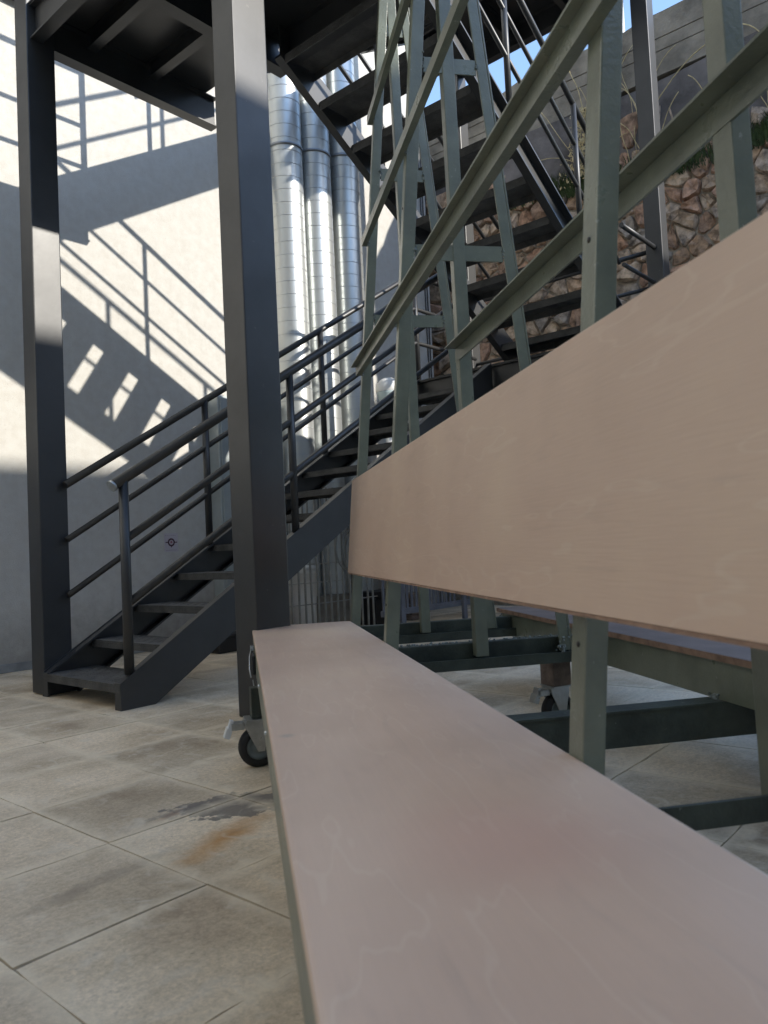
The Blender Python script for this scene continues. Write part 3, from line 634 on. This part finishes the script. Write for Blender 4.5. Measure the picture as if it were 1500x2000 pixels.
# white vent cowl standing on a low wall strip behind the lower flight
t = thing('vent_cowl', 'round white plastic vent cowl above a flared cup beside the third duct', 'vent', (5.82, 4.9, 1.8))
cx, cy = 5.83, 4.9
bm = B(); lathe(bm, (cx, cy, 1.95), (0, 0, 1), [(.0, 0), (.055, 0), (.075, .12), (.115, .27), (.12, .285), (.0, .285)], 28); part('cup', bm, mat('pale blue plastic', (.5, .6, .62), .35), t)
bm = B(); lathe(bm, (cx, cy, 2.236), (0, 0, 1), [(.122, 0), (.128, .03), (.118, .08), (.088, .12), (.045, .142), (0, .147)], 28); part('dome', bm, M['plastic'], t)
bm = B(); tube(bm, [(cx, cy, .3), (cx, cy, 1.949)], .05, 16); part('riser_pipe', bm, M['plastic'], t)
bm = B(); tube(bm, [(cx, cy, 0), (cx, cy, .299)], .06, 16); part('pipe_foot', bm, M['plastic'], t)
# ================================================================== WEEDS, VINE, POLE ON THE RETAINING WALL
bm = B()
for k in range(1500):
    y = random.uniform(1.2, 4.9)
    if random.random() < .35: y = random.choice((1.75, 2.55, 3.35, 3.6))+random.gauss(0, .16)
    z = 4.1+.2*max(0, y-2.3)/1.5+random.uniform(-.06, .06); h = random.uniform(.05, .2); w = random.uniform(.003, .008); dx = random.uniform(.02, .1); dy = random.gauss(0, .06)
    b0 = Vector((BACK-.02-random.uniform(0, .06), y, z)); tip = b0+Vector((-dx, dy, h)); mid = b0+Vector((-dx*.35, dy*.3, h*.65))
    s = Vector((0, 1, .2))*w
    v = [bm.verts.new(p) for p in (b0-s, b0+s, mid+s*.8, mid-s*.8, tip)]
    bm.faces.new((v[0], v[1], v[2], v[3])); bm.faces.new((v[3], v[2], v[4]))
o = part('weeds', bm, M['grass'], None, kind='stuff'); tag(o, 'green weeds growing along the top of the rubble masonry', 'weeds')
random.seed(21)
def vine(name, label, roots, m, n, reach, lean):
    t = thing(name, label, 'dry plant', (BACK-.03, roots[0], 4.3))
    for k in range(n):
        y = random.choice(roots)+random.gauss(0, .05); z = random.uniform(4.2, 4.4)
        pts = [Vector((BACK-.05, y, z))]; d = Vector((random.uniform(-.12, -.02), random.uniform(-1, 1)*lean, 1)).normalized(); L_ = random.uniform(.4, 1)*reach; c_ = random.uniform(-.25, .25)
        for q in range(14):
            pts.append(pts[-1]+d*L_/14); d = (d+Vector((0, c_*.35+random.gauss(0, .1), -.03-.1*(q > 9)))).normalized()
            pts[-1].x = min(pts[-1].x, BACK-.05)
        bm = B(); tube(bm, pts, random.uniform(.003, .0055), 5); part('stem', bm, m, t)
vine('dry_vine', 'pale dry vine climbing the concrete left of the bright column', (3.3, 3.42, 2.75), M['straw'], 15, 1.3, .3)
vine('dry_grass', 'loose dry grass stalks standing against the grey render', (2.1, 2.55, 1.6), M['straw'], 5, .9, .5)
t = thing('dead_leaf_tuft', 'yellow dead leaves hanging in the dry vine', 'dry plant', (BACK-.1, 3.4, 4.5))
bm = B()
for k in range(420):
    zt = random.random(); z = 4.3+zt*.75; y = 3.42-.12*zt+random.gauss(0, .035+.04*(1-zt)); x = BACK-.07-random.uniform(0, .09); a = random.uniform(0, 6.28); s = random.uniform(.01, .03)
    u = Vector((random.gauss(0, .3), math.cos(a), math.sin(a)))*s; w = Vector((random.gauss(0, .3), -math.sin(a), math.cos(a)))*s*.35
    c_ = Vector((x, y, z)); bm.faces.new([bm.verts.new(p) for p in (c_-u, c_-w, c_+u, c_+w)])
part('dead_leaves', bm, M['straw'], t, kind='stuff')
t = thing('white_pole', 'short white post standing on the concrete wall top', 'post', (7.5, 2.985, CTOP))
bm = B(); box(bm, 7.47, 2.945, CTOP-.05, 7.53, 3.02, 7.2); part('post_shaft', bm, M['plastic'], t, bevel=.004)
bm = B(); box(bm, 7.44, 2.9, CTOP-.06, 7.56, 3.06, CTOP-.0); part('post_foot', bm, M['concrete'], t, bevel=.004)
# ================================================================== MOBILE BENCH RACK (local axes u = along the seat, v = to the right)
TH = math.radians(51.6); U = Vector((math.cos(TH), math.sin(TH), 0)); V = Vector((math.sin(TH), -math.cos(TH), 0)); Zv = Vector((0, 0, 1))
def w(u, v, z): return U*u+V*v+Zv*z
def ubox(bm, u0, v0, z0, u1, v1, z1):
    c = [bm.verts.new(w(u, v, z)) for z in (z0, z1) for u, v in ((u0, v0), (u1, v0), (u1, v1), (u0, v1))]
    for f in ((0, 3, 2, 1), (4, 5, 6, 7), (0, 1, 5, 4), (1, 2, 6, 5), (2, 3, 7, 6), (3, 0, 4, 7)): bm.faces.new([c[i] for i in f])
rk = thing('mobile_bench_rack', 'sage green steel rack on casters carrying a pale plywood seat and backrest', 'bench', w(2.6, .8, 0))
def vl(z): return .469+.092*(z-.26)          # outer face of the left legs
def vr(z): return 1.163-.092*(z-.26)
VM = .80; TOP = 4.6
def slant(u0, u1, z0, z1, vf, dv, name='leg', m='green', prof=None):
    bm = B(); q = []
    for z in (z0, z1):
        for u, dd in ((u0, 0), (u1, 0), (u1, dv), (u0, dv)): q.append(bm.verts.new(w(u, vf(z)+dd, z)))
    for f in ((0, 3, 2, 1), (4, 5, 6, 7), (0, 1, 5, 4), (1, 2, 6, 5), (2, 3, 7, 6), (3, 0, 4, 7)): bm.faces.new([q[i] for i in f])
    return part(name, bm, M[m], rk, bevel=.003)
FR = [(1.065, 1.115, .036, .267), (2.60, 2.645, .046, .30), (3.42, 3.462, .042, .30)]
for u0, u1, dv, zb in FR:
    slant(u0, u1, zb, TOP, vl, dv); slant(u0, u1, zb, TOP, lambda z: VM-.006*(z-.26), dv)
    if u0 > 2: # right legs are angle sections
        slant(u0, u1, zb, TOP, lambda z: vr(z)-.0, -.008); slant(u0, u0+.008, zb, TOP, lambda z: vr(z)-.009, -.038)
    else: slant(u0, u1, zb, TOP, vr, -.04)
for u0, u1, dv, zb in FR:
    for z in (1.765, 2.455, 3.15, 3.85):
        a, b = vl(z)+dv+.001, vr(z)-.046
        bm = B(); ubox(bm, u0+.004, a, z-.056, u0+.010, b, z); ubox(bm, u0+.011, a, z-.006, u0+.04, b, z); part('tie', bm, M['green'], rk)
# horizontal rails on the inclined left side and on the middle row
def rail(vf, z, u0, u1, up=True, body=True):
    bm = B(); v = vf(z)
    if body: ubox(bm, u0, v-.026, z-.019, u1, v-.002, z+.019)
    else: ubox(bm, u0, v-.008, z-.024, u1, v-.002, z+.024)
    if up: ubox(bm, u0, v-.047, z+.0255 if not body else z+.0195, u1, v-.002, z+.0305 if not body else z+.0245)
    part('rail', bm, M['green'], rk)
rail(vl, 1.51, .72, 3.462); rail(vl, 2.118, .72, 3.462, up=False); rail(vl, 2.70, .72, 3.462, up=False)
rail(lambda z: VM, 1.374, .3, 2.645, body=False)
# base: low angle, upper cross beam, side beams
for u0, u1, dv, zb in FR:
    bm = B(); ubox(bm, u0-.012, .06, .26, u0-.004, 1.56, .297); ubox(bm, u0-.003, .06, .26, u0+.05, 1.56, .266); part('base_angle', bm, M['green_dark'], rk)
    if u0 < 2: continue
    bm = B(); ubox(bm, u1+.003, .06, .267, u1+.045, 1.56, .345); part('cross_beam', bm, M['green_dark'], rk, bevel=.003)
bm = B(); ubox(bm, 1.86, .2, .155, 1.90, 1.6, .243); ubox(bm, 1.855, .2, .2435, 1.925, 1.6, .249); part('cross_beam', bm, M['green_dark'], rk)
def channel_u(v, s, z0, z1, u0, u1, m='green'):
    bm = B(); ubox(bm, u0, v, z0, u1, v+s*.007, z1); ubox(bm, u0, v+s*.0071, z1-.008, u1, v+s*.04, z1-.0004); ubox(bm, u0, v+s*.0071, z0+.0004, u1, v+s*.04, z0+.008)
    return part('side_beam', bm, M[m], rk)
channel_u(.0425, 1, .262, .3545, .12, 3.44); channel_u(.455, -1, .31, .3545, .12, 3.44)
channel_u(1.245, 1, .25, .3525, .2, 3.59); channel_u(1.64, -1, .25, .3525, .2, 3.59)
def board(u0, u1, v0, v1, z0, z1, m, name):
    bm = B(); ubox(bm, u0, v0, z0, u1, v1, z1); return part(name, bm, M[m], rk, bevel=.006)
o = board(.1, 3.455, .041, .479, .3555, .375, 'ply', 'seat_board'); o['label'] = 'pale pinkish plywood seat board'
o = board(.2, 3.65, 1.238, 1.68, .3535, .3735, 'ply_brown', 'seat_board'); o['label'] = 'brown plywood seat board on the far side'
bm = B(); ubox(bm, .2, 1.2365, .3545, 3.65, 1.2375, .3725); part('board_edge', bm, M['ply_edge'], o)
# backrest panel, leaning with the legs
bm = B(); q = []
vb = lambda z: vl(z)-.0215
for z in (.592, 1.008):
    for u, dd in ((.15, 0), (3.455, 0), (3.455, .018), (.15, .018)): q.append(bm.verts.new(w(u, vb(z)+dd, z)))
for f in ((0, 3, 2, 1), (4, 5, 6, 7), (0, 1, 5, 4), (1, 2, 6, 5), (2, 3, 7, 6), (3, 0, 4, 7)): bm.faces.new([q[i] for i in f])
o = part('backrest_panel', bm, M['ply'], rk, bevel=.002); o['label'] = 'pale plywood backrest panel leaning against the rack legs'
bm = B(); q = []
for z in (.5865, .5915):
    for u, dd in ((.16, .001), (3.45, .001), (3.45, .017), (.16, .017)): q.append(bm.verts.new(w(u, vb(z)+dd, z)))
for f in ((0, 3, 2, 1), (4, 5, 6, 7), (0, 1, 5, 4), (1, 2, 6, 5), (2, 3, 7, 6), (3, 0, 4, 7)): bm.faces.new([q[i] for i in f])
part('board_edge', bm, M['ply_edge'], o)
# screws / rivets on the legs
for u, z in ((1.09, .54), (1.09, 1.16), (1.09, .9), (2.62, .5), (2.62, 1.9)):
    bm = B(); v = vl(z); lathe(bm, w(u, v+.002, z), -V, [(0.0045, 0), (.0045, .0035), (0, .004)], 10); part('screw', bm, M['black'], rk)
# ragged welds with flaking primer
def weld(u, v, z, su, sv, sz, n):
    bm = B()
    for k in range(n):
        c_ = w(u+random.gauss(0, su), v+random.gauss(0, sv), z+random.gauss(0, sz)); s = random.uniform(.0018, .006)
        bmesh.ops.create_icosphere(bm, subdivisions=1, radius=s, matrix=Matrix.Translation(c_) @ Matrix.Diagonal((1, random.uniform(.6, 1.5), random.uniform(.5, 1.4), 1)))
    part('weld_bead', bm, M['weld'], rk, kind='stuff')
for u0, u1, dv, zb in FR[1:]:
    for z in (1.765, 2.455):
        weld(u0+.004, vl(z)+dv, z-.02, .003, .002, .014, 14); weld(u0+.004, vr(z)-.046, z-.02, .003, .002, .014, 14)
for u, z in ((3.42, 1.51), (3.42, 2.118), (3.42, 2.7), (2.6, 2.118)): weld(u, vl(z)-.002, z-.02, .008, .002, .004, 14)
weld(1.9, 1.243, .25, .014, .003, .006, 60); weld(3.6, 1.24, .30, .006, .006, .03, 50)
for v in (.52, .62, .72, .86, .98, 1.08): weld(2.67, v, .346, .01, .035, .002, 26)
weld(2.6, 1.12, .31, .01, .01, .02, 40)
# casters
def caster(u, v, zt, ang, label=None):
    """ang: direction of the wheel axle in the (u, v) plane"""
    c0 = w(u, v, 0); ax = (U*math.cos(ang)+V*math.sin(ang)).normalized(); fw = ax.cross(Zv).normalized()
    bm = B()
    def ob(bm, a0, f0, z0, a1, f1, z1):
        c = [bm.verts.new(c0+ax*a+fw*f+Zv*z) for z in (z0, z1) for a, f in ((a0, f0), (a1, f0), (a1, f1), (a0, f1))]
        for f in ((0, 3, 2, 1), (4, 5, 6, 7), (0, 1, 5, 4), (1, 2, 6, 5), (2, 3, 7, 6), (3, 0, 4, 7)): bm.faces.new([c[i] for i in f])
    R = .0665; ob(bm, -.026, -.035, R*2+.006, .026, .045, R*2+.022)
    for s in (-1, 1):
        a0, a1 = sorted((s*.0265, s*.0305)); pr = [(-.034, R*2+.021), (.046, R*2+.021), (.044, R*2+.001), (.006, R-.012), (-.015, R-.012), (-.034, R*2+.0)]
        A = [bm.verts.new(c0+ax*a0+fw*f+Zv*z) for f, z in pr]; Bb = [bm.verts.new(c0+ax*a1+fw*f+Zv*z) for f, z in pr]
        bm.faces.new(A); bm.faces.new(Bb[::-1])
        for i in range(6): bm.faces.new((A[i], A[(i+1) % 6], Bb[(i+1) % 6], Bb[i]))
    root = part('caster', bm, M['zinc'], rk, bevel=.0015)
    hubc = c0+Zv*R
    bm = B(); lathe(bm, hubc-ax*.019, ax, [(.042, 0), (.056, -.001), (.063, .004), (R, .011), (R, .027), (.063, .034), (.056, .039), (.042, .038)], 40); part('tyre', bm, M['rubber'], root)
    bm = B(); lathe(bm, hubc-ax*.017, ax, [(0, .004), (.012, .002), (.014, .006), (.026, .007), (.03, .003), (.0418, .001), (.0418, .033), (.03, .031), (.026, .027), (.014, .028), (.012, .032), (0, .03)], 32); part('rim', bm, M['hub'], root)
    bm = B(); tube(bm, [hubc-ax*.034, hubc+ax*.034], .0055, 8); part('axle_bolt', bm, M['zinc'], root)
    bm = B(); ob(bm, -.022, .0465, R*2+.014, .022, .088, R*2+.018); ob(bm, -.022, .0465, R*2-.004, -.019, .088, R*2+.0135); ob(bm, .019, .0465, R*2-.004, .022, .088, R*2+.0135)
    part('brake_bracket', bm, M['zinc'], root, bevel=.001)
    bm = B(); p0 = c0+fw*.084+Zv*(R*2+.026); p1 = c0+fw*.092+Zv*(R*2+.002); p2 = c0+fw*.104+Zv*(R*2-.028)
    prism(bm, p0, p1, rect(.03, .012), up=fw); prism(bm, p1+Zv*.0005, p2, rect(.034, .019), up=fw); part('brake_pedal', bm, M['plastic' if v < .5 else 'zinc'], root, bevel=.001)
    bm = B(); ob(bm, -.042, -.042, R*2+.0225, .042, .042, R*2+.0275); part('top_plate', bm, M['zinc'], root)
    bm = B(); k_ = .04 if v > .5 else .022; ob(bm, -k_, -k_, R*2+.028, k_, k_, zt); part('spacer_block', bm, M['wood' if v > .5 else 'green_dark'], root, bevel=.003)
    return root
caster(2.60, .038, .2595, math.radians(180-8)); caster(2.715, 1.135, .2595, math.radians(180-14))
caster(.75, 1.14, .2595, math.radians(150)); caster(.3, .24, .2595, math.radians(200))
# over-centre latch and hanging wire on the outer side beam
bm = B()
tube(bm, [w(2.98, .040, .352), w(2.95, .030, .345), w(2.9, .022, .32), w(2.86, .020, .28), w(2.83, .024, .255)], .0025, 6)
tube(bm, [w(2.8, .030, .25), w(2.76, .034, .215), w(2.74, .036, .185), w(2.71, .05, .178)], .002, 6)
part('wire_latch', bm, M['zinc'], rk)
bm = B(); ubox(bm, 2.83, .030, .262, 2.93, .0415, .33); part('latch_body', bm, M['black'], rk, bevel=.003)
bm = B(); ubox(bm, 2.94, .026, .335, 2.985, .0415, .352); part('latch_hook', bm, M['zinc'], rk, bevel=.002)
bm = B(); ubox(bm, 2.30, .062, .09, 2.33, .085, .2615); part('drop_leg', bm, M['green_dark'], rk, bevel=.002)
for u in (2.3, 1.7): bm = B(); lathe(bm, w(u, .042, .31), -V, [(.006, 0), (.006, .004), (0, .005)], 8); part('bolt', bm, M['zinc'], rk)
# ================================================================== NEIGHBOURING HOUSE (behind the camera, shades the yard)
t = thing('neighbour_house', 'plain brown rendered house across the yard whose roof edge shades the paving', 'house', (3, -8, 0))
HY = -8; HT = 1.37+.52*(WALL-HY)
bm = B(); box(bm, -12, -12, -.2, 24, HY, HT-.12); part('wall', bm, M['neigh'], t)
bm = B(); box(bm, -12.2, -12.2, HT-.119, 24.2, HY+.0, HT); part('roof_slab', bm, M['concrete'], t)
for k in range(9):
    x = -10+k*3.7; bm = B(); box(bm, x, HY+.001, 1.2, x+1.3, HY+.03, 2.9); f = part('window', bm, M['white_metal'], t)
    bm = B(); box(bm, x+.08, HY+.031, 1.28, x+1.22, HY+.038, 2.82); part('pane', bm, mat('window glass', (.03, .035, .04), .08) if k == 0 else bpy.data.materials['window glass'], f)
for o in list(bpy.data.objects):
    if '_o' in o: del o['_o']
S.render.engine = 'CYCLES'
